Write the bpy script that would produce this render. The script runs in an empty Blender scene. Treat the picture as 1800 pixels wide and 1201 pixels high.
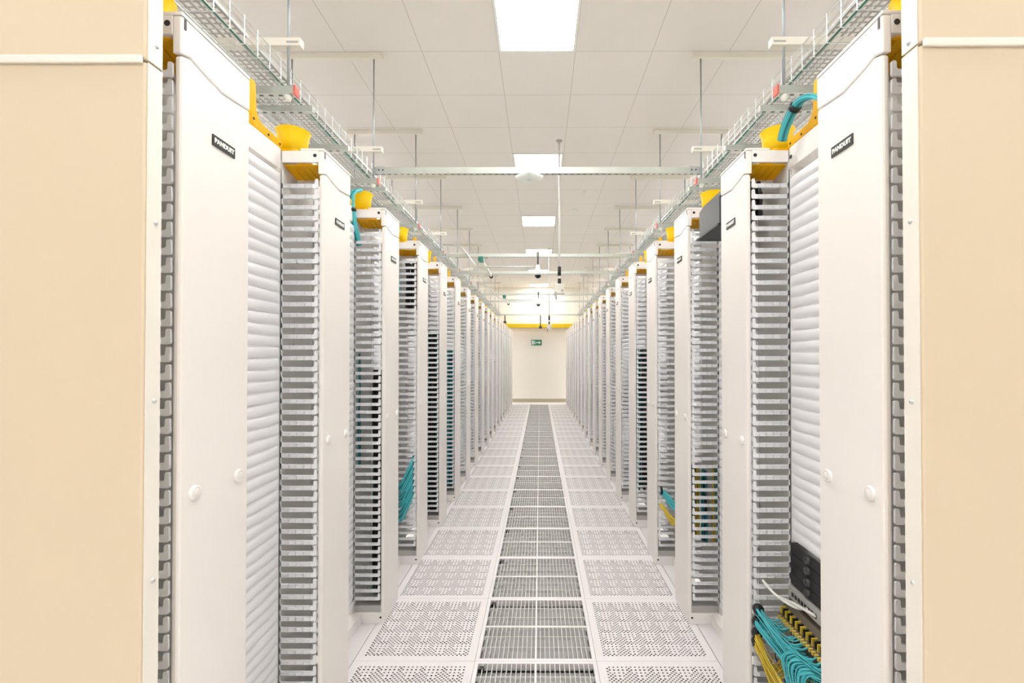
import bpy, bmesh, math, random
from mathutils import Vector, Matrix
random.seed(7)
S = bpy.context.scene
C = S.collection
R = math.radians

# ---------------------------------------------------------------- camera, world, exposure
F = 825.0                       # focal length in pixels of the 1800 px frame
cam_d = bpy.data.cameras.new('camera'); cam = bpy.data.objects.new('camera', cam_d); C.objects.link(cam)
cam_d.sensor_fit = 'HORIZONTAL'; cam_d.sensor_width = 36.0; cam_d.lens = F/1800*36
cam_d.shift_x = -47/1800; cam_d.shift_y = 20/1800
cam_d.clip_start = 0.02; cam_d.clip_end = 100
cam.location = (0.021, 0, 1.525)
cam.rotation_euler = (R(90)+math.atan(8/F), 0, math.atan(2/F))
S.camera = cam
w = bpy.data.worlds.new('world'); S.world = w; w.use_nodes = True
w.node_tree.nodes['Background'].inputs[0].default_value = (1, .98, .95, 1)
w.node_tree.nodes['Background'].inputs[1].default_value = 0.0
S.view_settings.view_transform = 'Standard'; S.view_settings.look = 'None'
S.view_settings.gamma = 1; S.view_settings.use_curve_mapping = False
S.view_settings.exposure = 1.10
LAMP = 16.0                     # radiance of the ceiling panels
LAMP_COL = (1.0, .992, .972, 1)

# ---------------------------------------------------------------- materials
def mat(name, col, rough=.5, metal=0.0, vary=.03, scale=6.0, spec=.5, emit=None, bump=0.0, trans=0.0):
    m = bpy.data.materials.new(name); m.use_nodes = True
    nt = m.node_tree; b = nt.nodes['Principled BSDF']
    b.inputs['Roughness'].default_value = rough; b.inputs['Metallic'].default_value = metal
    b.inputs['Specular IOR Level'].default_value = spec
    tc = nt.nodes.new('ShaderNodeTexCoord'); nz = nt.nodes.new('ShaderNodeTexNoise')
    nz.inputs['Scale'].default_value = scale; nz.inputs['Detail'].default_value = 3
    nt.links.new(tc.outputs['Object'], nz.inputs['Vector'])
    mx = nt.nodes.new('ShaderNodeMix'); mx.data_type = 'RGBA'
    c2 = tuple(max(0, c*(1-vary*2)) for c in col)
    mx.inputs['A'].default_value = (*c2, 1); mx.inputs['B'].default_value = (*[min(1, c*(1+vary*.5)) for c in col], 1)
    nt.links.new(nz.outputs['Fac'], mx.inputs['Factor']); nt.links.new(mx.outputs['Result'], b.inputs['Base Color'])
    if bump:
        bp = nt.nodes.new('ShaderNodeBump'); bp.inputs['Strength'].default_value = bump; bp.inputs['Distance'].default_value = .002
        n2 = nt.nodes.new('ShaderNodeTexNoise'); n2.inputs['Scale'].default_value = scale*25
        nt.links.new(tc.outputs['Object'], n2.inputs['Vector']); nt.links.new(n2.outputs['Fac'], bp.inputs['Height'])
        nt.links.new(bp.outputs['Normal'], b.inputs['Normal'])
    if emit:
        b.inputs['Emission Color'].default_value = emit[0]; b.inputs['Emission Strength'].default_value = emit[1]
    if trans: b.inputs['Transmission Weight'].default_value = trans
    return m
M = dict(
    white=mat('white_powder_coat', (.86, .83, .80), .42, vary=.01),
    door=mat('door_enamel', (.87, .83, .79), .38, vary=.01, scale=2),
    cream=mat('cream_end_panel', (.72, .605, .44), .5, vary=.015, scale=1.5),  # even cream base colour on the end panel faces
    trim=mat('pale_edge_trim', (.86, .82, .74), .45, vary=.01),
    finger=mat('frosted_finger_plastic', (.84, .85, .87), .35, vary=.02),
    spine=mat('grey_steel_spine', (.70, .69, .66), .5, vary=.02),
    quilt=mat('white_padded_blanking', (.88, .88, .90), .6, vary=.01, bump=.05),
    lemon=mat('lemon_duct_plastic', (1.0, .78, .015), .25, vary=.02),
    yellow=mat('yellow_duct_plastic', (.98, .66, .005), .28, vary=.03),
    galv=mat('galvanised_steel', (.62, .66, .66), .38, .75, vary=.08, scale=18),
    strut=mat('galvanised_channel', (.58, .62, .58), .42, .55, vary=.08, scale=14),
    cwhite=mat('cream_channel_paint', (.86, .83, .74), .45, vary=.02),
    rod=mat('threaded_rod_steel', (.42, .47, .50), .4, .6, vary=.1, scale=60),
    black=mat('black_plastic', (.012, .012, .013), .45),
    dark=mat('dark_grey_plastic', (.055, .056, .06), .4, vary=.1),
    gun=mat('bronze_panel_metal', (.20, .17, .13), .4, .5, vary=.1),
    grey=mat('grey_paint', (.45, .44, .42), .5),
    aqua=mat('aqua_cable_jacket', (.07, .52, .58), .4, vary=.1),
    teal=mat('dark_teal_cable_jacket', (.01, .22, .24), .45, vary=.15),
    ycab=mat('yellow_cable_jacket', (.72, .52, .04), .4, vary=.08),
    blue=mat('blue_cable_jacket', (.01, .03, .22), .4, vary=.1),
    wcab=mat('white_cable_jacket', (.85, .84, .8), .4),
    green=mat('green_cable_jacket', (.01, .20, .13), .4, vary=.1),
    red=mat('red_end_cap', (.75, .16, .12), .45),
    tile=mat('white_floor_laminate', (.84, .81, .81), .38, vary=.015, scale=3),
    grate=mat('grating_aluminium', (.80, .79, .77), .35, vary=.02),
    pan=mat('grey_damper_blades', (.52, .51, .50), .55, vary=.06),
    damper=mat('grey_damper_plate', (.30, .295, .29), .6, vary=.05),
    under=mat('dark_plenum', (.10, .10, .10), .8),
    wall=mat('cream_wall_paint', (.91, .86, .78), .7, vary=.01),
    sidewall=mat('white_wall_paint', (.86, .83, .78), .7, vary=.01),
    base=mat('beige_baseboard', (.47, .42, .30), .5),
    egreen=mat('sign_green', (.02, .25, .13), .4),
    ewhite=mat('sign_white', (.85, .9, .85), .4),
    lens=mat('smoked_dome', (.02, .02, .02), .1),
    lamp=mat('lamp_diffuser', (.9, .9, .9), .5, emit=(LAMP_COL, LAMP)),
    copper=mat('yellow_connector', (.80, .60, .12), .4),
)
for key, tc_ in (('yellow', (1, .62, .01, 1)), ('lemon', (1, .80, .02, 1))):
    nt = M[key].node_tree; pb = nt.nodes['Principled BSDF']; tl = nt.nodes.new('ShaderNodeBsdfTranslucent'); tl.inputs[0].default_value = tc_
    ms = nt.nodes.new('ShaderNodeMixShader'); ms.inputs[0].default_value = .4
    nt.links.new(pb.outputs[0], ms.inputs[1]); nt.links.new(tl.outputs[0], ms.inputs[2]); nt.links.new(ms.outputs[0], nt.nodes['Material Output'].inputs[0])
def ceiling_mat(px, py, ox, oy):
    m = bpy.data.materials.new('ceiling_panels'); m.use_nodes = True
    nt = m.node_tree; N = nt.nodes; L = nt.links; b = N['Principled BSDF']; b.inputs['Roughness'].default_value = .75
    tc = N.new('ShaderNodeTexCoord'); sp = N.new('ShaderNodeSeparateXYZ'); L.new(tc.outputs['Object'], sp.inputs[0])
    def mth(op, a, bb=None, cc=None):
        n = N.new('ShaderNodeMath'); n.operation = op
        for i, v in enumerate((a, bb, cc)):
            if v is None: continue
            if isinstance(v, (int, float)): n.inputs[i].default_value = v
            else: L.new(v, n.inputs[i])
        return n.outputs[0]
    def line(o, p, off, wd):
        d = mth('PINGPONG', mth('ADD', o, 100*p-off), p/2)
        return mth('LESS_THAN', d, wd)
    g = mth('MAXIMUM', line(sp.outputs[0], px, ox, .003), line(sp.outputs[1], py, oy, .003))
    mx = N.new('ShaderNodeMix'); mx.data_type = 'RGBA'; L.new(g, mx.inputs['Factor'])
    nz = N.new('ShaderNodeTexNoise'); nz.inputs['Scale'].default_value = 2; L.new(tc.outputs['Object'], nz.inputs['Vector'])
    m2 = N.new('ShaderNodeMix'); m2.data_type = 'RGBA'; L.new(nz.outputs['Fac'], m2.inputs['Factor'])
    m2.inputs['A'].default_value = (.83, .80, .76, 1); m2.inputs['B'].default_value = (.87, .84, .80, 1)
    L.new(m2.outputs['Result'], mx.inputs['A']); mx.inputs['B'].default_value = (.62, .59, .55, 1)  # grid lines in tee grey, shadow of the tile gaps put into the colour
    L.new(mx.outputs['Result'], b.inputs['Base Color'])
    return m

# ---------------------------------------------------------------- mesh builder
class MB:
    def __init__(s): s.v = []; s.f = []; s.m = []; s.sm = []
    def face(s, pts, mi=0, smooth=False):
        n = len(s.v); s.v += [tuple(p) for p in pts]; s.f.append(tuple(range(n, n+len(pts)))); s.m.append(mi); s.sm.append(smooth)
    def box(s, x0, x1, y0, y1, z0, z1, mi=0):
        if x0 > x1: x0, x1 = x1, x0
        if y0 > y1: y0, y1 = y1, y0
        n = len(s.v)
        s.v += [(x0,y0,z0),(x1,y0,z0),(x1,y1,z0),(x0,y1,z0),(x0,y0,z1),(x1,y0,z1),(x1,y1,z1),(x0,y1,z1)]
        for q in ((0,3,2,1),(4,5,6,7),(0,1,5,4),(1,2,6,5),(2,3,7,6),(3,0,4,7)):
            s.f.append(tuple(n+i for i in q)); s.m.append(mi); s.sm.append(False)
        return s
    def prism(s, poly, axis, a, b, mi=0):
        # poly: 2-D outline; axis 'x': (y,z) swept in x; 'y': (x,z) swept in y; 'z': (x,y) swept in z
        def P(p, t): return {'x': (t, p[0], p[1]), 'y': (p[0], t, p[1]), 'z': (p[0], p[1], t)}[axis]
        n = len(s.v); k = len(poly)
        s.v += [P(p, a) for p in poly] + [P(p, b) for p in poly]
        s.f.append(tuple(range(n, n+k))[::-1]); s.f.append(tuple(range(n+k, n+2*k))); s.m += [mi, mi]; s.sm += [False, False]
        for i in range(k):
            j = (i+1) % k; s.f.append((n+i, n+j, n+k+j, n+k+i)); s.m.append(mi); s.sm.append(False)
        return s
    def lathe(s, prof, c=(0,0,0), axis='z', n=20, mi=0, smooth=True, a0=0, a1=None):
        full = a1 is None; a1 = 2*math.pi if full else a1
        k = len(prof); b = len(s.v); cols = n if full else n+1
        for i in range(cols):
            a = a0+(a1-a0)*i/n; ca, sa = math.cos(a), math.sin(a)
            for r, h in prof:
                p = {'z': (r*ca, r*sa, h), 'x': (h, r*ca, r*sa), 'y': (r*ca, h, r*sa)}[axis]
                s.v.append((c[0]+p[0], c[1]+p[1], c[2]+p[2]))
        for i in range(n):
            j = (i+1) % cols
            for q in range(k-1):
                s.f.append((b+i*k+q, b+j*k+q, b+j*k+q+1, b+i*k+q+1)); s.m.append(mi); s.sm.append(smooth)
        return s
    def tube(s, pts, r, n=6, mi=0, caps=True):
        pts = [Vector(p) for p in pts]; b = len(s.v); up = None
        for i, p in enumerate(pts):
            t = (pts[min(i+1, len(pts)-1)]-pts[max(i-1, 0)]).normalized()
            if up is None: up = Vector((0,0,1)) if abs(t.z) < .9 else Vector((1,0,0))
            sd = t.cross(up)
            if sd.length < 1e-4: sd = t.cross(Vector((1,0,0)))
            sd.normalize(); up = sd.cross(t).normalized()
            for k in range(n):
                a = 2*math.pi*k/n; q = p+sd*(r*math.cos(a))+up*(r*math.sin(a)); s.v.append(tuple(q))
        for i in range(len(pts)-1):
            for k in range(n):
                j = (k+1) % n
                s.f.append((b+i*n+k, b+i*n+j, b+(i+1)*n+j, b+(i+1)*n+k)); s.m.append(mi); s.sm.append(n > 4)
        if caps:
            s.f.append(tuple(range(b, b+n))); s.f.append(tuple(range(b+(len(pts)-1)*n, b+len(pts)*n))[::-1]); s.m += [mi]*2; s.sm += [False]*2
        return s
    def build(s, name, mats, parent=None, bevel=0, label=None, loc=None):
        me = bpy.data.meshes.new(name); me.from_pydata(s.v, [], s.f)
        if not isinstance(mats, (list, tuple)): mats = [mats]
        for m in mats: me.materials.append(M[m] if isinstance(m, str) else m)
        me.polygons.foreach_set('material_index', s.m); me.polygons.foreach_set('use_smooth', s.sm)
        me.update(); bm = bmesh.new(); bm.from_mesh(me); bmesh.ops.recalc_face_normals(bm, faces=bm.faces); bm.to_mesh(me); bm.free()
        o = bpy.data.objects.new(name, me); C.objects.link(o)
        if parent: o.parent = parent
        if loc: o.location = loc
        if bevel:
            md = o.modifiers.new('bevel', 'BEVEL'); md.width = bevel; md.segments = 2; md.limit_method = 'ANGLE'; md.angle_limit = R(40)
        if label: o['label'] = label
        return o
def spline(P, n=8):
    P = [Vector(p) for p in P]; Q = [P[0]*2-P[1]]+P+[P[-1]*2-P[-2]]; out = []
    for i in range(1, len(Q)-2):
        a, b, c, d = Q[i-1:i+3]
        for k in range(n):
            t = k/n
            out.append(.5*((2*b)+(c-a)*t+(2*a-5*b+4*c-d)*t*t+(3*b-a-3*c+d)*t**3))
    return out+[P[-1]]
def tag(o, label=None, cat=None, group=None, kind=None):
    if cat and not kind: kind = 'thing'
    if label and not 4 <= len(label.replace('-', '').split()) <= 16: print('LABEL', len(label.split()), label)
    if label: o['label'] = label
    if cat: o['category'] = cat
    if group: o['group'] = group
    if kind: o['kind'] = kind
    return o
def thing(name, label, cat, loc=(0,0,0), group=None):
    o = bpy.data.objects.new(name, None); o.empty_display_size = .1; C.objects.link(o); o.location = loc
    return tag(o, label, cat, group)
def copy_tree(o, parent=None):
    c = o.copy(); C.objects.link(c); c.parent = parent
    for ch in list(o.children): copy_tree(ch, c)
    return c
ORD = ['first','second','third','fourth','fifth','sixth','seventh','eighth','ninth','tenth','eleventh','twelfth','thirteenth','fourteenth',
       'fifteenth','sixteenth','seventeenth','eighteenth','nineteenth','twentieth','twenty-first','twenty-second','twenty-third']
def nth(i, n, noun='from the camera'):
    if i == 0: return 'nearest the camera'
    if i == n-1: return 'farthest from the camera'
    return ORD[i]+' '+noun
SIDES = ((-1, 'left'), (1, 'right'))

# ---------------------------------------------------------------- sizes
XD, XR = .871, 1.045            # aisle face of the doors, face of the racks
D0, P, WV = 1.160, .768, .277   # first manager, period, manager width
WB = P-WV                       # rack bay width
NV = 19
ZT = 2.389                      # rack top
ZC = 3.915                      # ceiling
TY0, TP = 2.371, .61            # floor tile line and pitch
YE = 16.0                       # end wall
LX, LY = .60, .607              # ceiling tile pitch
T0, TS, TX = 2.42, 1.248, 1.29  # hanger line

# ---------------------------------------------------------------- setting
def struct(o): return tag(o, kind='structure')
b = MB(); xh = 1.5*TP
y0h, y1h = TY0-TP, TY0+21*TP
b.box(-4.3, -xh-.003, -4, YE, -.03, 0); b.box(xh+.003, 4.3, -4, YE, -.03, 0)
b.box(-xh, xh, -4, y0h, -.03, 0); b.box(-xh, xh, y1h, YE, -.03, 0)
b.box(-xh-.1, xh+.1, y0h-.1, y1h+.1, -.62, -.6, 1)
b.box(-xh-.12, -xh-.1, y0h-.1, y1h+.1, -.6, -.03, 1); b.box(xh+.1, xh+.12, y0h-.1, y1h+.1, -.6, -.03, 1)
b.box(-xh-.1, xh+.1, y0h-.12, y0h-.1, -.6, -.03, 1); b.box(-xh-.1, xh+.1, y1h+.1, y1h+.12, -.6, -.03, 1)
struct(b.build('floor', ['tile', 'under']))
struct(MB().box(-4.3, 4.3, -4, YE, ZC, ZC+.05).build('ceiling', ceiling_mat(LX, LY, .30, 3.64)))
struct(MB().box(-4.3, 4.3, YE, YE+.1, 0, ZC).build('wall_end', 'wall'))
struct(MB().box(-4.3, 4.3, -4.1, -4, 0, ZC).build('wall_back', 'sidewall'))
struct(MB().box(-4.4, -4.3, -4, YE, 0, ZC).build('wall_left', 'sidewall'))
struct(MB().box(4.3, 4.4, -4, YE, 0, ZC).build('wall_right', 'sidewall'))
struct(MB().box(-4.3, 4.3, YE-.015, YE, 0, .119).build('baseboard_end', 'base'))

# ---------------------------------------------------------------- raised floor tiles
def perf_mesh():
    b = MB(); n = 50; a = .53; p = a/n; h = a/2
    holes = set((i, j) for i in range(n) for j in range(n) if (i+j) % 2 == 0)
    for ci in range(5):
        for cj in range(5):
            for (q, r) in ((3, 7), (7, 7), (5, 3)):
                x, y = ci*10+q, cj*10+r
                if (x+y) % 2: x += 1
                for d in ((1,1),(1,-1),(-1,1),(-1,-1)): holes.discard((x+d[0], y+d[1]))
    idx = {}
    def V(i, j):
        k = (i, j)
        if k not in idx: idx[k] = len(b.v); b.v.append((-h+i*p, -h+j*p, 0))
        return idx[k]
    for i in range(n):
        for j in range(n):
            c = (V(i,j), V(i+1,j), V(i+1,j+1), V(i,j+1))
            if (i, j) not in holes: b.f.append(c); b.m.append(0); b.sm.append(False); continue
            x, y = -h+(i+.5)*p, -h+(j+.5)*p; e = p*.41; k = len(b.v)
            b.v += [(x-e,y-e,0),(x+e,y-e,0),(x+e,y+e,0),(x-e,y+e,0)]
            for t in range(4):
                u = (t+1) % 4; b.f.append((c[t], c[u], k+u, k+t)); b.m.append(0); b.sm.append(False)
    return b
def frame_mesh(o, i, z0, z1):
    b = MB(); b.box(-o, o, -o, -i, z0, z1); b.box(-o, o, i, o, z0, z1); b.box(-o, -i, -i, i, z0, z1); b.box(i, o, -i, i, z0, z1); return b
HT = TP/2-.0008
pt = thing('perforated_floor_tile', None, 'floor tile')
perf_mesh().build('perforated_sheet', 'tile', pt)
frame_mesh(HT, .265, -.004, 0).build('tile_frame', 'tile', pt)
b = MB()
for i in range(6):
    c = -.265+.106*i; e0 = .034 if 0 < i < 5 else .02
    b.box(max(-.265, c-e0), min(.265, c+e0), -.265, .265, -.030, -.0285); b.box(-.265, .265, max(-.265, c-e0), min(.265, c+e0), -.0282, -.0267)
b.build('air_damper', 'damper', pt)
gt = thing('grated_floor_tile', '', 'floor tile')
frame_mesh(HT, .285, -.028, 0).build('tile_frame', 'tile', gt)
b = MB(); cells = 24; gi = .285
for i in range(1, cells):
    x = -gi+2*gi*i/cells; wd = .0016 if i != 12 else .005
    b.box(x-wd, x+wd, -gi, gi, -.025, -.001)
for j, wd in ((1,.0016),(2,.0016),(3,.009),(4,.0016),(5,.0016)):
    y = -gi+2*gi*j/6; b.box(-gi, gi, y-wd, y+wd, -.02, -.0015)
b.build('grating', 'grate', gt)
b = MB()
for j in range(12):
    y = -gi+2*gi*(j+.5)/12; b.prism([(y-.026, -.060), (y+.024, -.045), (y+.024, -.047), (y-.026, -.062)], 'x', -gi, gi)
b.build('damper_blades', 'pan', gt)
MB().box(-.012, .012, -.012, .012, -.02, -.0005).build('screw', 'black', gt, loc=(-.265, .255, 0))
NR = 22
for k in range(NR):
    y = TY0-TP+TP*(k+.5)
    for ix, side in ((-1, 'left of'), (0, ''), (1, 'right of')):
        src = gt if ix == 0 else pt
        o = src if (k == 0 and ix in (-1, 0)) else copy_tree(src)
        o.location = (ix*TP, y, 0)
        rw = nth(k, NR)
        if ix: tag(o, f'white perforated floor tile {side} the central grating, {rw}', 'floor tile', f'perforated tiles {side} the grating')
        else: tag(o, f'slotted grey grating panel down the aisle, {rw}', 'floor tile', 'grating panels down the aisle')

# ---------------------------------------------------------------- cable managers
ZF0, UP, NF = .135, .04445, 48   # first finger, 1U pitch
SEAM = [(0, 2.281), (.03, 2.290), (.075, 2.279), (.15, 2.268), (.21, 2.275), (WV, 2.284)]
def text_mesh(s, size, off):
    cu = bpy.data.curves.new('lettering', 'FONT'); cu.body = s; cu.size = size; cu.align_x = 'CENTER'; cu.align_y = 'CENTER'; cu.extrude = .0006; cu.offset = off
    cu.space_character = 1.08; cu.resolution_u = 3
    o = bpy.data.objects.new('tmp', cu); C.objects.link(o); bpy.context.view_layer.update()
    me = bpy.data.meshes.new_from_object(o.evaluated_get(bpy.context.evaluated_depsgraph_get()))
    bpy.data.objects.remove(o); return me
TXT = text_mesh('PANDUIT', .0180, .0009)
def comb(s, y, emboss):
    b = MB(); xa, xb = XR, .894; th = .006; ya, yb = y, y+th
    for i in range(NF):
        z = ZF0+i*UP; h = .0175
        prof = [(xa, z), (xb+.006, z), (xb+.0015, z+.002), (xb, z+.006), (xb+.001, z+.036), (xb+.004, z+.0385), (xb+.0105, z+.0385), (xb+.0125, z+.035), (xb+.0135, z+h+.003), (xb+.0165, z+h), (xa-.008, z+h), (xa, z+h+.006)]
        b.prism([(s*x, zz) for x, zz in prof], 'y', ya, yb)
        if emboss:
            for q in range(4):
                x0 = .918+q*.0305; x1 = x0+.0280; e = .0035; ln = .0019
                b.box(s*x0, s*x1, ya-e, ya, z+.0020, z+.0020+ln); b.box(s*x0, s*x1, ya-e, ya, z+.0155-ln, z+.0155)
                b.box(s*x0, s*(x0+ln), ya-e, ya, z+.0020, z+.0155); b.box(s*(x1-ln), s*x1, ya-e, ya, z+.0020, z+.0155)
    b.box(s*(xa-.004), s*(xa+.004), ya, yb, .12, 2.30)
    return b
def make_manager(s):
    t = thing('cable_manager', '', 'cable manager')
    b = MB(); b.box(s*.874, s*1.16, 0, WV, 0, .062); b.build('base_plinth', 'white', t, .002)
    for x in (.89, 1.03): MB().lathe([(0, -.0015), (.006, -.0015), (.006, 0)], (s*x, 0, .038), 'y', 10, smooth=False).build('bolt_or_hole', 'black', t)
    MB().box(s*.885, s*1.045, .01, WV-.01, .062, .10).build('kick_panel', 'grey', t)
    b = MB(); b.box(s*XR, s*(XR+.006), 0, WV, .062, ZT-.012); b.box(s*XR, s*1.15, .1, .106, .062, ZT-.012); b.build('spine', 'spine', t)
    comb(s, 0, True).build('finger_comb', 'finger', t); comb(s, WV-.006, False).build('finger_comb', 'finger', t)
    # door
    d = MB().prism([(.002, .055), (WV-.002, .055)]+[(min(max(y, .002), WV-.002), z-.002) for y, z in SEAM[::-1]], 'x', s*XD, s*(XD+.020)).build('door', 'door', t, .007)
    for y in (.052, WV-.048):
        l = MB().lathe([(0, .007), (.0105, .0085), (.0125, .0062), (.014, .0075), (.0185, .006), (.0195, 0)], (0, 0, 0), 'x', 24).build('latch', 'white', d)
        l.location = (s*XD, y, 1.176)
        if s > 0: l.rotation_euler = (0, 0, math.pi)
    bx = MB().box(-.0015, .0015, -.0465, .0465, -.0150, .0150).build('badge', 'black', d, label='black rectangular maker badge')
    bx.location = (s*(XD-.0015), .155, 2.119)
    lt = bpy.data.objects.new('lettering', TXT); C.objects.link(lt); lt.parent = bx
    if not TXT.materials: TXT.materials.append(M['ewhite'])
    lt.location = (-s*.0021, 0, 0); lt.rotation_euler = (R(90), 0, R(90 if s < 0 else -90))
    # cap
    c = MB().prism([(y, z+.0015) for y, z in SEAM]+[(WV, ZT-.011), (0, ZT-.011)], 'x', s*(XD+.001), s*(XD+.024))
    c.box(s*(XD+.004), s*1.06, WV-.02, WV, 2.33, ZT-.011); c.build('top_cap', 'door', t, .004)
    MB().box(s*XD, s*.968, 0, WV, ZT-.0095, ZT).build('lid', 'door', t, .002)
    MB().box(s*(XD-.0012), s*XD, .008, .014, ZT-.040, ZT-.012).build('cap_screw', 'black', t)
    MB().box(s*(XD+.024), s*1.062, 0, .012, ZT-.058, ZT-.0095).build('cross_beam', 'white', t, .002)
    MB().lathe([(0, -.0012), (.0075, -.0012), (.0075, 0)], (s*.908, 0, ZT-.03), 'y', 14, smooth=False).build('bolt_or_hole', 'black', t)  # black disc standing in for the dark hole in the beam
    MB().box(s*.90, s*1.04, .121, .128, 2.283, 2.306).build('inner_rail', 'white', t)
    b = MB(); b.prism([(.013, 2.323), (.118, 2.301), (.118, 2.305), (.013, 2.327)], 'x', s*.898, s*1.043)
    for i in range(4): b.prism([(.015, 2.318), (.118, 2.296), (.118, 2.301), (.015, 2.322)], 'x', s*(.915+i*.03), s*(.917+i*.03))
    b.build('spill_plate', 'yellow', t)
    return t
protoV = {s: make_manager(s) for s, _ in SIDES}
for s, side in SIDES:
    for k in range(NV):
        o = protoV[s] if k == 0 else copy_tree(protoV[s])
        o.location = (0, D0+P*k, 0)
        tag(o, f'white vertical cable manager with finger slots, {nth(k, NV)} in the {side} row', 'cable manager', f'cable managers of the {side} row')

# ---------------------------------------------------------------- racks
def quilt(s, y0, y1, z0, n, depth=.012):
    b = MB(); nu, nz = 14, 8; base = len(b.v); H = n*UP
    for j in range(n*nz+1):
        z = z0+UP*j/nz; f = j/nz; fr = f-math.floor(f)
        puff = abs(math.sin(math.pi*fr))**.55
        for i in range(nu+1):
            t = i/nu; e = 1-abs(2*t-1)**6
            wv = .0022*math.sin(9*t+1.7*math.floor(f))*(1 if nz else 0)*e
            b.v.append((s*(XR-.002-depth*puff*(.35+.65*e)), y0+(y1-y0)*t, z+wv*(0 if (j == 0 or j == n*nz) else 1)))
    for j in range(n*nz):
        for i in range(nu):
            a = base+j*(nu+1)+i; b.f.append((a, a+1, a+nu+2, a+nu+1)); b.m.append(0); b.sm.append(True)
    b.box(s*(XR-.003), s*(XR+.004), y0, y1, z0+.001, z0+H-.001)
    return b
def make_rack(s, padded):
    t = thing('equipment_rack', '', 'rack')
    MB().box(s*1.0, s*1.5, .002, WB-.002, 0, .062).build('base_plinth', 'white', t, .002)
    for y in (.002, WB-.024):
        b = MB(); b.box(s*(XR+.004), s*(XR+.055), y+.0005, y+.0215, .062, 2.30)
        for i in range(50):
            for dz in (.006, .022, .038): b.box(s*(XR+.0035), s*(XR+.0042), y+.008, y+.014, ZF0-.03+i*UP+dz-.003, ZF0-.03+i*UP+dz+.003, 1)
        b.build('mounting_rail', ['white', 'grey'], t)
    MB().box(s*(XR+.002), s*1.5, .002, WB-.002, 2.30, ZT-.002).build('top_plate', 'white', t, .002)
    for y in (.004, WB-.004):
        MB().lathe([(0, -.002), (.008, -.002), (.008, 0)], (s*(XR+.002), y+(.012 if y < .1 else -.012), 2.345), 'x', 10, smooth=False).build('bolt_or_hole', 'black', t)
    if padded: quilt(s, .023, WB-.023, .10, 49).build('padded_blanking', 'quilt', t)
    return t
protoR = {s: (make_rack(s, False), make_rack(s, True)) for s, _ in SIDES}
for s, side in SIDES:
    for k in range(NV-1):
        o = protoR[s][min(k, 1)] if k < 2 else copy_tree(protoR[s][1])
        o.location = (0, D0+WV+P*k, 0)
        tag(o, f'white open equipment rack between cable managers, {nth(k, NV-1)} in the {side} row', 'rack', f'equipment racks of the {side} row')
for s, side, z0, n in ((-1, 'left', .10, 12), (1, 'right', .79, 8)):
    src = quilt(s, .023, WB-.023, 0, 4).build('blanking_plate', 'quilt')
    extra = None
    zz = z0
    for i in range(n):
        o = src if i == 0 else src.copy()
        if i: C.objects.link(o)
        o.location = (0, D0+WV, zz+i*4*UP)
        w_ = 'lowest' if i == 0 else ('topmost' if i == n-1 else ORD[i]+' from the bottom')
        tag(o, f'white padded blanking panel in the nearest {side} rack, {w_}', 'blanking panel', f'padded blanking panels in the nearest {side} rack')
    ztop = zz+n*4*UP; m = int((2.30-ztop)/UP)
    if m > 0:
        o = quilt(s, .023, WB-.023, 0, m).build('blanking_plate', 'quilt', loc=(0, D0+WV, ztop))
        tag(o, f'short white padded blanking panel under the top plate of the nearest {side} rack', 'blanking panel', f'padded blanking panels in the nearest {side} rack')

# ---------------------------------------------------------------- end panels close to the camera
for s, side, y0, y1, zs in ((-1, 'left', 1.055, 1.099, 2.200), (1, 'right', 1.047, 1.096, 2.230)):
    t = thing('row_closure', f'large cream end panel with white edge strip closing the {side} row beside the camera', 'end panel', (0, 0, 0))
    b = MB(); b.box(s*(XD+.001), s*2.0, y0, y1, 0, zs-.003); b.build('lower_panel', 'cream', t, .006)
    MB().box(s*(XD+.001), s*2.0, y0, y1, zs+.001, 2.60).build('upper_panel', 'cream', t, .006)
    MB().box(s*(XD+.006), s*2.0, y0-.008, y0-.0005, zs-.010, zs+.008).build('lip', 'trim', t, .002)
    b = MB(); b.box(s*(XD-.0015), s*(XD+.0005), y0+.004, y1, 0, zs-.004); b.box(s*(XD-.0015), s*(XD+.0005), y0+.004, y1, zs+.002, 2.60); b.build('edge_strip', 'trim', t)
    for i in range(6):
        z = .60+.412*i
        MB().lathe([(0, -.004), (.004, -.0036), (.006, 0)], (0, 0, 0), 'x', 10).build('bolt_or_hole', 'galv', t, loc=(s*(XD-.0015), y0+.027, z)).rotation_euler = (0, 0, 0 if s > 0 else math.pi)

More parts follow.
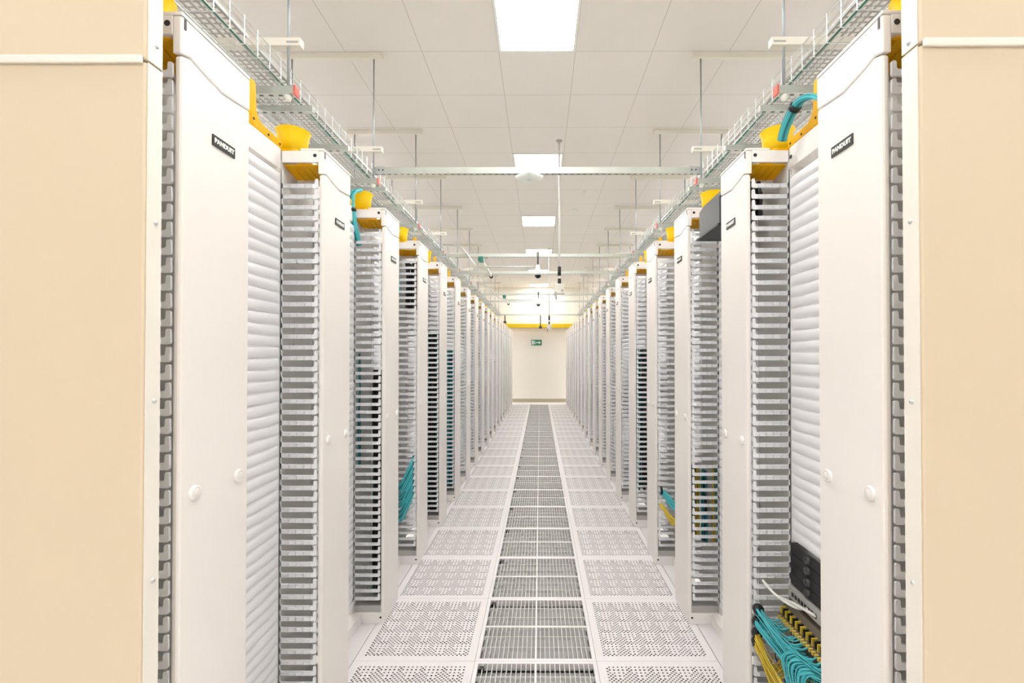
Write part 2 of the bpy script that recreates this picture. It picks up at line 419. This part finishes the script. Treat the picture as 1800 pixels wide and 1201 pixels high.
# ---------------------------------------------------------------- yellow duct fittings on the rack tops
def make_drop(s):
    t = thing('duct_downspout', '', 'cable duct')
    b = MB(); prof = [(.071, ZT+.112), (.066, ZT+.106), (.060, ZT+.07), (.058, ZT+.006), (.054, ZT+.006), (.056, ZT+.07), (.062, ZT+.107), (.069, ZT+.115), (.071, ZT+.112)]
    b.lathe(prof, (s*1.05, .10, 0), 'z', 24); b.build('trumpet', 'lemon', t)
    b = MB(); b.lathe([(.056, ZT), (.078, ZT), (.078, ZT+.006), (.056, ZT+.006), (.056, ZT)], (s*1.05, .10, 0), 'z', 24, smooth=False); b.box(s*.985, s*1.12, .001, .025, ZT-.0090, ZT+.0004); b.box(s*.985, s*1.12, .175, .20, ZT-.0090, ZT+.0004); b.build('mounting_flange', 'yellow', t)
    return t
def make_spill(s):
    t = thing('duct_spillway', '', 'cable duct')
    h = ZT+.001
    pr = [(.285, h+.165), (.287, h+.045), (.300, h+.008), (.318, h), (WB+.012, h), (WB+.012, h+.030), (.36, h+.034), (.338, h+.046), (.324, h+.068), (.318, h+.165), (.31, h+.172), (.292, h+.172)]
    for x in (1.048, 1.19):
        MB().prism(pr, 'x', s*x, s*(x+.022)).build('side_wall', 'yellow', t, .003)
    MB().box(s*1.07, s*1.19, .32, WB, h, h+.008).build('duct_floor', 'yellow', t)
    for y, z in ((.305, h+.028), (.40, h+.012), (WB-.01, h+.012)):
        MB().lathe([(0, -.002), (.005, -.002), (.005, 0)], (0, 0, 0), 'x', 8, smooth=False).build('rivet', 'black', t, loc=(s*1.048, y, z)).rotation_euler = (0, 0, 0 if s > 0 else math.pi)
    return t
for s, side in SIDES:
    dr, sp = make_drop(s), make_spill(s)
    for k in range(NV):
        o = dr if k == 0 else copy_tree(dr); o.location = (0, D0+P*k, 0)
        tag(o, f'yellow trumpet-shaped duct downspout on top of the {side} row, {nth(k, NV)}', 'cable duct', f'yellow downspouts on the {side} row')
        if k < NV-1:
            o = sp if k == 0 else copy_tree(sp); o.location = (0, D0+WV+P*k, 0)
            tag(o, f'yellow duct spillway with upturned end above the {side} racks, {nth(k, NV-1)}', 'cable duct', f'yellow spillways on the {side} row')

# ---------------------------------------------------------------- overhead trays and hangers
NT = 11
ZL, ZB, ZU = 2.925, 2.945, 3.135     # lower strut top, basket bottom, upper strut bottom
YT0, YT1 = .9, 15.9
def channel(b, x0, x1, y, z0, h=.04, w_=.04, slots=True, mi=0, mj=1):
    b.box(x0, x1, y-w_/2, y+w_/2, z0, z0+h, mi)
    if slots:
        n = int((abs(x1-x0))/.05); a = min(x0, x1)
        for i in range(n):
            b.box(a+.015+i*.05, a+.037+i*.05, y-.007, y+.007, z0-.0006, z0, mj)
def make_hanger(s):
    t = thing('trapeze_hanger', '', 'cable tray hanger')
    b = MB(); channel(b, s*1.25, s*2.0, 0, ZL-.04); b.build('lower_strut', ['strut', 'dark'], t)
    b = MB(); channel(b, s*1.215, s*2.0, 0, ZU, mj=0); b.box(s*1.225, s*1.285, -.022, -.02, ZU+.012, ZU+.022, 1); b.build('upper_strut', ['cwhite', 'grey'], t, .002)
    b = MB(); channel(b, s*1.215, s*2.0, 0, ZC-.045, .045, slots=False); b.build('ceiling_channel', 'cwhite', t, .002)
    for x in (1.285, 1.93): MB().tube([(s*x, 0, ZL-.05), (s*x, 0, ZC-.045)], .0065, 8).build('threaded_rod', 'rod', t)
    MB().box(s*1.238, s*1.25, -.023, .023, ZL-.045, ZL+.004).build('end_cap', 'red', t, .003)
    MB().lathe([(0, -.03), (.014, -.026), (.018, -.012), (.018, 0), (0, 0)], (s*1.285, 0, ZL-.04), 'z', 14).build('rod_cap', 'ewhite', t)
    return t
def make_basket(s, side):
    t = thing('wire_basket_tray', f'galvanised wire basket cable tray hanging above the {side} row', 'cable tray')
    xa, xb, h = 1.312, 1.76, .115
    b = MB()
    n = 9
    for i in range(n): x = xa+(xb-xa)*i/(n-1); b.tube([(s*x, YT0, ZB), (s*x, YT1, ZB)], .0028, 5)
    for z in (.038, .076, h):
        for x in (xa, xb): b.tube([(s*x, YT0, ZB+z), (s*x, YT1, ZB+z)], .0028, 5)
    b.build('long_wires', 'galv', t)
    b = MB(); k = int((YT1-YT0)/.1)
    for i in range(k+1):
        y = YT0+.1*i; r = .0028
        b.tube([(s*xa, y, ZB+h+.012), (s*xa, y, ZB-.003)], r, 4); b.tube([(s*xb, y, ZB+h+.012), (s*xb, y, ZB-.003)], r, 4); b.tube([(s*xa, y, ZB-.005), (s*xb, y, ZB-.005)], r, 4)
    b.build('cross_wires', 'galv', t)
    for k in range(NT):
        for q in (.20, .69):
            y = T0+TS*k+q
            b = MB(); channel(b, s*1.25, s*1.9, y, ZL-.024, .032, .03)
            b.build('tray_brace', ['strut', 'dark'], t)
    return t
def make_deck(s, side):
    t = thing('perforated_tray', f'grey perforated steel cable tray on the white struts above the {side} basket', 'cable tray')
    b = MB(); p = .036; x0, nx = 1.50, 10; ny = int((YT1-YT0)/p); z = ZU+.043
    for i in range(nx+1): b.box(s*(x0+i*p-.006), s*(x0+i*p+.006), YT0, YT0+ny*p, z, z+.002)
    for j in range(ny+1): b.box(s*x0, s*(x0+nx*p), YT0+j*p-.006, YT0+j*p+.006, z+.0003, z+.0017)
    b.build('perforated_sheet', 'grey', t)
    b = MB(); b.box(s*(x0-.008), s*(x0-.004), YT0, YT1, z, z+.02); b.box(s*(x0+nx*p+.004), s*(x0+nx*p+.008), YT0, YT1, z, z+.02); b.build('side_rails', 'galv', t)
    return t
for s, side in SIDES:
    h = make_hanger(s)
    for k in range(NT):
        o = h if k == 0 else copy_tree(h); o.location = (0, T0+TS*k, 0)
        tag(o, f'trapeze of steel struts on threaded rods above the {side} row, {nth(k, NT)}', 'cable tray hanger', f'trapeze hangers above the {side} row')
    make_basket(s, side); make_deck(s, side)
    for i in range(2):
        pts = []
        y = YT0+.1
        while y < 15.5:
            pts.append((s*(1.335+.012*i+.006*math.sin(y*2.1+i)), y, ZB+.012+.004*abs(math.sin(y*5+i)))); y += .25
        o = MB().tube(pts, .006-.001*i, 6).build('tray_cable', 'green' if i == 0 else 'galv')
        tag(o, f'{"green" if i == 0 else "thin grey"} cable lying along the inner edge of the {side} wire basket', 'cable')
    b = MB()
    for i in range(5):
        b.tube(spline([(s*(1.45+.035*i), YT0+.1, ZB+.014), (s*(1.47+.03*i), 5, ZB+.014), (s*(1.44+.036*i), 10, ZB+.014), (s*(1.46+.03*i), 15.6, ZB+.014)], 6), .008, 6, mi=i % 2)
    tag(b.build('cable_bundle', ['galv', 'grey']), f'flat run of grey cables lying in the {side} wire basket', 'cable bundle')

# ---------------------------------------------------------------- bars across the aisle and what hangs from them
BARS = [(1, 2.98, .05), (3, 2.845, .042), (4, 2.845, .042), (6, 2.84, .04), (7, 2.84, .04), (10, 2.86, .04)]
for i, (k, z, h) in enumerate(BARS):
    y = T0+TS*k+(.045 if k == 1 else 0)
    t = thing('cross_channel', f'slotted steel channel spanning the aisle overhead, {nth(i, len(BARS))}', 'steel channel', (0, y, z), 'channels spanning the aisle')
    b = MB(); channel(b, -1.30, 1.30, 0, 0, h); b.build('channel', ['strut', 'dark'], t)
    for s in (-1, 1):
        b = MB(); b.box(s*1.20, s*1.27, -.025, -.02, -.004, h+.004)
        for x in (1.218, 1.25): b.lathe([(0, -.004), (.006, -.004), (.006, 0)], (s*x, -.025, h*.5), 'y', 8, mi=1, smooth=False)
        b.build('end_bracket', ['galv', 'black'], t)
        if z < ZL-.05: MB().box(s*1.27, s*1.29, -.02, .02, h-.002, ZL-.04-z+.002).build('end_hanger', 'galv', t)
yb1 = T0+TS+.045
# access point
t = thing('wireless_access_point', 'white diamond-turned wireless access point under the nearest aisle channel', 'access point', (-.062, yb1, 2.98))
b = MB(); a = .082; prof = []
for q in range(4):
    for k in range(7):
        an = R(90*q-45+15*k) ; cx, cy = [(1,0),(0,1),(-1,0),(0,-1)][q]
        prof.append((cx*a*1.05+.025*math.cos(R(90*q-45+15*k)), cy*a*1.05+.025*math.sin(R(90*q-45+15*k))))
n = len(prof); rings = [(1.0, -.014), (1.0, -.030), (.93, -.042), (.75, -.050), (.4, -.053)]
for sc, z in rings: b.v += [(x*sc, y*sc, z) for x, y in prof]
for r in range(len(rings)-1):
    for i in range(n): b.f.append((r*n+i, r*n+(i+1) % n, (r+1)*n+(i+1) % n, (r+1)*n+i)); b.m.append(0); b.sm.append(True)
b.f.append(tuple(range(n))); b.f.append(tuple(range((len(rings)-1)*n, len(rings)*n))); b.m += [0, 0]; b.sm += [False, True]
b.build('housing', 'ewhite', t)
MB().box(-.05, .05, -.03, .03, -.0145, 0).build('mounting_bracket', 'grey', t)
b = MB(); b.lathe([(.008, -.0530), (.011, -.0545), (.014, -.0530)], (0, -.02, 0), 'z', 12); b.build('emblem', 'grey', t)
# pendants with sensor boxes
def pendant(x, y, zend, label, box):
    t = thing('sensor_pendant', label, 'sensor', (x, y, 0))
    MB().lathe([(0, ZC), (.035, ZC), (.035, ZC-.008), (.012, ZC-.02), (.009, ZC-.05)], (0, 0, 0), 'z', 14).build('ceiling_flange', 'grey', t)
    zb = zend+.30
    MB().tube([(0, 0, ZC-.02), (0, 0, zb-.002)], .0115, 8).build('pole', 'wcab', t)
    b = MB(); b.lathe([(0, zb), (.019, zb), (.019, zb-.10), (.015, zb-.1)], (0, 0, 0), 'z', 12, 0); b.lathe([(.015, zb-.1), (.015, zb-.13)], (0,0,0), 'z', 12, 1); b.lathe([(.015, zb-.13), (.019, zb-.13), (.019, zb-.19), (0, zb-.19)], (0,0,0), 'z', 12, 0)
    b.build('sensor_barrel', ['black', 'wcab'], t)
    MB().box(-.055, .055, -.035, .035, zend+.0, zend+.112).build('control_box', 'cwhite', t, .006)
    MB().box(-.058, -.03, -.042, -.03, zend-.03, zend+.02).build('box_latch', 'grey', t)
    MB().lathe([(0, -.004), (.012, -.004), (.012, 0)], (.03, -.035, zend+.035), 'y', 10, smooth=False).build('gland', 'grey', t)
    MB().tube([(-.035, 0, zend), (-.035, 0, zend-.06)], .006, 6).build('antenna', 'dark', t)
    return t
pendant(.235, 5.15, 2.22, 'pale sensor box hanging from a long white ceiling pole right of the aisle centre', True)
pendant(.225, 10.3, 2.14, 'distant sensor box on a ceiling pole in front of the yellow duct', True)
# dome cameras
def dome(x, k, zbar, h, zd, label):
    t = thing('dome_camera', label, 'security camera', (x, T0+TS*k, 0))
    MB().box(-.02, .02, -.025, .025, zbar+h, zbar+h+.025).build('clamp', 'dark', t)
    MB().tube([(0, -.032, zbar+h+.02), (0, -.032, zd+.12)], .010, 8).build('drop_pipe', 'dark', t)
    MB().lathe([(0, zd+.14), (.022, zd+.135), (.028, zd+.10), (.040, zd+.05), (.050, zd+.03), (.052, zd), (0, zd)], (0, -.032, 0), 'z', 20).build('housing', 'ewhite', t)
    pr = [(.042*math.cos(R(a)), zd-.042*math.sin(R(a))) for a in range(0, 91, 15)]
    MB().lathe(pr, (0, -.032, 0), 'z', 20).build('smoked_dome', 'lens', t)
dome(-.005, 3, 2.845, .042, 2.60, 'white dome camera with dark bubble hanging from the second aisle channel')
dome(-.01, 6, 2.84, .04, 2.64, 'smaller-looking distant dome camera hanging from the fourth aisle channel')
# tubes between channels and feed conduits
for (k0, k1, z, x, which) in ((3, 4, 2.815, -.75, 'nearer'), (6, 7, 2.81, -.73, 'farther')):
    y0, y1 = T0+TS*k0, T0+TS*k1
    t = thing('sensing_tube', f'white tube with green and black end pieces slung under the overhead channels, {which} one', 'tube', (x, y0, z))
    MB().tube([(0, .06, 0), (0, y1-y0-.05, -.005)], .022, 10).build('tube_body', 'ewhite', t)
    MB().box(-.032, .032, -.06, .07, -.03, .0285).build('coupling', 'green', t, .004)
    MB().tube([(0, y1-y0-.06, -.006), (0, y1-y0+.05, -.008)], .030, 10).build('end_piece', 'black', t)
def onaxis(px, py, d): return (.021+(px-949)*d/F, d, 1.525+(628.5-py)*d/F)
for k, P_, lab in ((3, [(778, 430), (800, 432), (812, 436), (822, 448), (834, 464), (842, 468.5), (870, 469), (938, 469)], 'nearer'), (6, [(838, 501), (850, 501.5), (858, 504), (870, 517), (879, 524.5), (890, 527), (940, 527)], 'farther')):
    d = T0+TS*k-.03
    pts = [onaxis(px, py, d) for px, py in P_]
    tag(MB().tube(spline(pts, 4), .009, 6).build('conduit', 'galv'), f'grey bent conduit from the left tray to the {lab} dome camera', 'conduit')
# small droppers under the last channel
yl = T0+TS*10
for px, p0, p1, lab in ((887.5, 557, 569, 'left'), (950, 555, 578, 'middle')):
    x = .021+(px-949)*yl/F; z0 = 2.862; z1 = 1.525+(628.5-p1)*yl/F
    o = MB().tube([(0, 0, z0), (0, 0, z1+.1)], .02, 6).lathe([(0, z1), (.05, z1+.01), (.05, z1+.06), (.02, z1+.1), (0, z1+.1)], (0, 0, 0), 'z', 10).build('drop_sensor', 'dark', loc=(x, yl, 0))
    tag(o, f'small dark dropper hanging from the farthest aisle channel, {lab} one', 'sensor')

# ---------------------------------------------------------------- ceiling lights and detectors
lp = thing('ceiling_light', '', 'ceiling light')
frame_mesh(.298, .278, -.012, 0).build('frame', 'ewhite', lp)
MB().box(-.2775, .2775, -.2775, .2775, -.008, -.001).build('diffuser', 'lamp', lp)
first = True; rows = [3.335+2.428*i for i in range(-3, 6)]
vis = [y for y in rows if y > 3]
for xi, xl in ((0, 'centre'), (-3.0, 'left'), (3.0, 'right')):
    for y in rows:
        if xi and y < -3: continue
        o = lp if first else copy_tree(lp); first = False
        o.location = (xi, y, ZC-.0005)
        if xi == 0 and y > 3: lab = f'bright square ceiling light over the aisle, {nth(vis.index(y), len(vis))}'
        elif xi == 0: lab = f'square ceiling light over the aisle out of view behind the camera, {ORD[rows.index(y)]}'
        else: lab = f'square ceiling light above the next aisle on the {xl}, {ORD[rows.index(y)]} along'
        tag(o, lab, 'ceiling light', 'ceiling lights of the '+xl+' line')
for px, py, lab in ((1011, 368, 'farther'), (1028, 335, 'nearer small')):
    d = (ZC-1.525)*F/(628.5-py); x = .021+(px-949)*d/F; r = .05 if 'farther' in lab else .02
    o = MB().lathe([(0, -.035), (r*.7, -.033), (r, -.012), (r*1.1, 0), (0, 0)], (0, 0, 0), 'z', 18).build('smoke_detector', 'ewhite', loc=(x, d, ZC))
    tag(o, f'{lab} round white detector on the ceiling right of the pole', 'detector')

# ---------------------------------------------------------------- end wall
t = thing('cable_duct', 'yellow duct running across the far end wall above the racks', 'cable duct', (0, 15.86, 2.53))
MB().box(-2.6, 2.6, -.10, .135, 0, .115).build('trough', 'lemon', t, .006)
MB().box(-2.6, 2.6, -.105, .135, .1155, .125).build('cover', 'lemon', t)
t = thing('exit_sign', 'green emergency exit sign with white arrow on the far wall', 'sign', (-.095, YE, 2.03))
MB().box(-.18, .18, -.025, 0, -.095, .095).build('sign_board', 'egreen', t)
b = MB(); b.prism([(-.02, -.018), (.08, -.018), (.08, -.055), (.155, .0), (.08, .055), (.08, .018), (-.02, .018)], 'y', -.027, -.0255); b.build('arrow', 'ewhite', t)
b = MB(); b.prism([(-.155, -.07), (-.095, -.07), (-.095, .07), (-.155, .07)], 'y', -.027, -.0255); b.build('door_symbol', 'ewhite', t)
b = MB(); b.lathe([(0, -.0275), (.013, -.0275), (.013, -.0255)], (-.062, 0, .05), 'y', 12, smooth=False)
b.prism([(-.085, .03), (-.05, .035), (-.045, -.01), (-.03, -.055), (-.045, -.06), (-.06, -.02), (-.085, -.06), (-.097, -.052), (-.075, -.01), (-.078, .012), (-.092, .0), (-.098, .008)], 'y', -.027, -.0255); b.build('running_figure', 'ewhite', t)

# ---------------------------------------------------------------- equipment and cables, nearest right rack
yR = D0+WV                       # bay start
for i in range(4):
    z = .615+i*.0412
    t = thing('network_switch', f'black rack unit in the nearest right rack, {["lowest","third from the top","second from the top","topmost"][i]} of four', 'rack unit', (0, yR, z), 'black rack units')
    MB().box(XR-.012, XR+.35, .022, WB-.022, 0, .040).build('chassis', 'black', t, .002)
    for y in (.14, .345):
        MB().lathe([(0, -.004), (.006, -.010), (.014, -.010), (.016, 0)], (XR-.012, y, .020), 'x', 14).build('fan_grip', 'dark', t)
    b = MB()
    for j in range(4): b.box(XR-.0135, XR-.012, .05+j*.018, .062+j*.018, .012, .022)
    b.build('port_row', 'grey', t)
t = thing('patch_shelf', 'grey metal shelf unit with small ports under the black rack units', 'patch panel', (0, yR, .560))
MB().box(XR-.02, XR+.25, .022, WB-.022, 0, .050).build('chassis', 'grey', t, .002)
b = MB()
for j in range(8): b.box(XR-.0215, XR-.02, WB-.06-j*.022, WB-.046-j*.022, .014, .030)
b.build('port_row', 'black', t)
t = thing('fibre_patch_bay', 'bronze fibre patch panel with a yellow connector row in the nearest right rack', 'patch panel', (0, yR, .455))
MB().prism([(XR+.25, 0), (XR-.01, 0), (XR-.065, .03), (XR-.03, .095), (XR+.25, .095)], 'y', .022, WB-.022).build('chassis', 'gun', t, .002)
NP = 24
for j in range(NP):
    y = .04+(WB-.08)*j/(NP-1)
    MB().box(XR-.072, XR-.052, y-.004, y+.004, .028, .040).build('connector', 'copper', t)
    MB().box(XR-.062, XR-.035, y-.003, y+.003, .048, .075).build('divider', 'ycab' if j % 2 else 'black', t)
t = thing('lower_switch', 'grey rack unit near the floor behind the hanging patch cords', 'rack unit', (0, yR, .12))
MB().box(XR-.005, XR+.3, .022, WB-.022, 0, .30).build('chassis', 'dark', t, .003)
yv = D0+P                        # face of the second manager
ties = [(.905, .505), (.902, .455), (.90, .41), (.90, .375)]
def cord(name, matn, pts, r, lab, grp): 
    tag(MB().tube(spline(pts, 6), r, 6).build(name, matn), lab, 'cable', grp)
rnd = random.Random(3)
for j in range(44):
    y = yR+.04+(WB-.08)*rnd.random(); tz = ties[1 if j % 3 else 0]
    a = (XR-.068, y, .455+.034-.012*(j % 3)); e = (tz[0]+rnd.uniform(-.012, .012), yv-.012+rnd.uniform(-.006, .004), tz[1]+rnd.uniform(-.012, .012))
    L = e[1]-a[1]; q = Vector(a).lerp(Vector(e), .45)
    p1 = (a[0]-.018-rnd.random()*.012, y+.012, a[2]-.012)
    p2 = (q.x-.02*rnd.random(), q.y, q.z-.01-L*rnd.uniform(.06, .20))
    cord('patch_cable', 'aqua', [a, p1, p2, (e[0], e[1]-.03, e[2]-.01), e], .0024+.0004*(j % 2), 'aqua patch cord fanning from the fibre panel to a strap, nearest right rack', 'aqua patch cords of the nearest right rack')
for j in range(26):
    y = yR+.04+(WB-.1)*rnd.random(); tz = ties[2 if j % 2 else 3]
    a = (XR-.066, y, .44-.02*rnd.random()); e = (tz[0]+rnd.uniform(-.01, .01), yv-.012, tz[1]+rnd.uniform(-.01, .01)); L = e[1]-a[1]
    p1 = (a[0]-.03-rnd.random()*.02, y+.015, a[2]-.08-.04*rnd.random()); p2 = ((a[0]+e[0])/2-.02, (a[1]+e[1])/2, min(a[2], e[2])-.05-.16*rnd.random()*(L+.3))
    cord('patch_cable', 'ycab', [a, p1, p2, (e[0]-.004, e[1]-.03, e[2]-.02), e], .0024, 'yellow patch cord drooping below the aqua cords in the nearest right rack', 'yellow patch cords of the nearest right rack')
for j in range(14):
    y = yR+.06+(WB-.12)*rnd.random(); a = (XR-.06, y, .43); e = (.97+.03*rnd.random(), y+.05*rnd.random(), .10+.12*rnd.random())
    cord('patch_cable', 'blue', [a, (XR-.10-.02*rnd.random(), y+.01, .38), (XR-.08, y+.03, .30), e], .0026, 'dark blue patch cord hanging behind the aqua cords in the nearest right rack', 'blue patch cords of the nearest right rack')
for j in range(22):
    y = yR+.13+.14*rnd.random(); a = (XR-.07, y, .46); e = (.94+.05*rnd.random(), y-.05-.06*rnd.random(), .16+.06*rnd.random())
    cord('patch_cable', 'aqua', [a, (XR-.12-.02*rnd.random(), y+.03, .44), (XR-.13, y+.02, .36), (XR-.11, y-.02, .27), e], .0026, 'aqua patch cord looping down beside the door, nearest right rack', 'looping aqua cords of the nearest right rack')
for j in range(2):
    cord('patch_cable', 'wcab', [(.925, yv-.01, .62), (.955, yv-.06, .585), (.99, yv-.13, .575+.012*j), (XR-.018, yv-.16-.05*j, .582)], .0055, f'white cable from the cable manager to the grey shelf unit, {"upper" if j else "lower"} of two', None)
for i, (x, z) in enumerate(ties):
    o = MB().lathe([(0, -.010), (.020, -.010), (.022, 0), (.020, .010), (0, .010)], (x, yv-.016, z), 'y', 12).build('cable_tie', 'black')
    tag(o, f'black hook-and-loop strap holding patch cords at the second right cable manager, {["topmost","second from top","third from top","lowest"][i]}', 'cable tie', 'straps holding the patch cords')

# ---------------------------------------------------------------- cable bundles inside the managers
def bundle(name, mats, paths, r, lab, ties_=()):
    t = thing(name, lab, 'cable bundle')
    b = MB()
    for i, p in enumerate(paths): b.tube(spline(p, 5), r, 6, mi=i % len(mats))
    b.build('strands', mats, t)
    for c, ax, rr in ties_: MB().lathe([(rr*.9, -.008), (rr, -.008), (rr, .008), (rr*.9, .008)], c, ax, 12).build('strap', 'black', t)
    return t
def vertical(s, k, z0, z1, x0, x1, y0, y1, mats, n, lab, r=.006):
    yb = D0+P*k; rr = random.Random(k*7+s); ps = []
    for i in range(n):
        x = rr.uniform(x0, x1); y = yb+rr.uniform(y0, y1)
        ps.append([(s*(x+rr.uniform(-.006, .006)), y+rr.uniform(-.008, .008), z0+(z1-z0)*q/6) for q in range(7)])
    bundle('cable_bundle', mats, ps, r, lab)
names = {2: 'third', 3: 'fourth', 4: 'fifth', 5: 'sixth'}
vertical(-1, 2, .11, 1.45, .905, .985, .12, .25, ['black', 'dark', 'black', 'teal'], 26, 'dark teal and black cables standing inside the third left cable manager', .008)
vertical(-1, 4, .11, 1.75, .91, 1.03, .08, .25, ['teal', 'black', 'dark'], 30, 'dark teal cables filling the fifth left cable manager', .008)
vertical(-1, 3, 1.9, 2.25, .90, .99, .06, .25, ['black', 'dark'], 16, 'black cables at the top of the fourth left cable manager', .010)
vertical(-1, 5, .11, 1.6, .91, 1.03, .08, .25, ['teal', 'aqua'], 24, 'teal cables inside the sixth left cable manager', .008)
vertical(-1, 2, .9, 1.55, 1.028, 1.038, .02, .06, ['teal'], 3, 'dark teal cables against the spine of the third left cable manager', .004)
vertical(1, 2, .45, .90, 1.02, 1.038, .02, .06, ['teal', 'ycab'], 4, 'teal and yellow cables against the spine of the third right cable manager', .005)
vertical(1, 2, .44, .86, .91, 1.0, .08, .24, ['teal', 'black', 'ycab', 'teal'], 18, 'tangle of teal, black and yellow cables low inside the third right cable manager', .008)
vertical(1, 1, 2.12, 2.27, .915, .965, .03, .11, ['black'], 9, 'black cables at the top of the second right cable manager', .009)
vertical(1, 4, .3, 1.6, .92, 1.03, .08, .25, ['dark', 'teal'], 14, 'dark cables inside the fifth right cable manager', .008)
# thick aqua loops spilling from the fourth left manager's fingers
yb = D0+P*3; ps = []; rr = random.Random(5)
for i in range(26):
    z = .42+.30*i/26+rr.uniform(-.02, .02)
    ps.append([(-1.035, yb+.02, z-.12), (-.99, yb-.015, z-.09), (-.955, yb-.02, z-.02), (-.925, yb-.012, z+.05), (-.915, yb+.03, z+.10)])
bundle('cable_bundle', ['aqua', 'aqua', 'teal'], ps, .0075, 'aqua cable loops spilling out of the fourth left cable manager')
yb = D0+P*3; ps = []
for i in range(12):
    z = .52+.05*rr.random(); ps.append([(.905, yb-.012, z), (.93, yb-.03, z-.01), (.97, yb-.06, z-.05-.03*rr.random()), (1.03, yb-.10, z-.10-.04*rr.random())])
bundle('cable_bundle', ['aqua'], ps, .006, 'aqua cables strapped to the fourth right cable manager', [((.908, yb-.012, .55), 'x', .03)])
ps = []
for i in range(9):
    z = .43+.03*rr.random(); ps.append([(.905, yb-.012, z), (.93, yb-.03, z-.03), (.97, yb-.06, z-.08-.03*rr.random()), (1.03, yb-.10, z-.11-.03*rr.random())])
bundle('cable_bundle', ['ycab'], ps, .006, 'yellow cables drooping under the aqua ones at the fourth right cable manager')
# bundles dropping from the yellow ducts
def drop(s, k, pts, lab, n=11, rad=.014):
    ps = []; rr = random.Random(k+11)
    for i in range(n):
        a = 2*math.pi*i/n; ps.append([(p[0]+rad*math.cos(a), p[1]+rad*.4*math.sin(a), p[2]+rad*math.sin(a)*.6) for p in pts])
    t = bundle('cable_bundle', ['aqua', 'aqua', 'teal'], ps, .0055, lab)
    q = spline(pts, 5); c = len(q)//2; d = (q[c+1]-q[c-1]).normalized()*.009
    MB().tube([q[c]-d, q[c]+d], rad+.009, 14).build('strap', 'black', t)
yd = D0+P
drop(1, 1, [(1.03, 1.66, 2.44), (1.01, 1.70, 2.475), (.993, 1.745, 2.483), (.984, 1.79, 2.46), (.980, 1.83, 2.42), (.980, 1.852, 2.385)], 'aqua cable bundle arching out of the yellow duct above the nearest right rack')
drop(1, 0, [(.985, D0+.02, 2.36), (.985, D0+.03, 2.32), (1.0, D0+.02, 2.28), (1.025, D0+.012, 2.23), (1.035, D0+.012, 2.16)], 'aqua cable bundle with black strap inside the nearest right cable manager top')
drop(-1, 2, [(-1.03, D0+P*2+.03, 2.50), (-1.05, D0+P*2-.02, 2.47), (-1.055, D0+P*2-.03, 2.41), (-1.05, D0+P*2-.02, 2.34), (-1.04, D0+P*2-.012, 2.26), (-1.03, D0+P*2+.02, 2.18)], 'aqua cable bundle falling from the third left yellow downspout')
drop(-1, 3, [(-1.04, D0+P*3+.03, 2.48), (-1.05, D0+P*3-.02, 2.42), (-1.05, D0+P*3-.02, 2.30), (-1.04, D0+P*3-.012, 2.15), (-1.03, D0+P*3+.02, 2.0)], 'aqua cable bundle falling from the fourth left yellow downspout')
# dark hood in the second right bay
y0 = D0+P+WV
t = thing('equipment_hood', 'dark grey hood box jutting from the second right rack under its top', 'rack unit', (0, y0, 2.165))
b = MB(); b.prism([(XR-.016, 0), (.878, 0), (.878, .135), (.90, .172), (XR-.016, .172)], 'y', .03, .315); b.build('hood_body', 'dark', t, .004)
MB().box(.868, XR-.016, .025, .335, -.010, -.0005).build('bottom_lip', 'black', t)
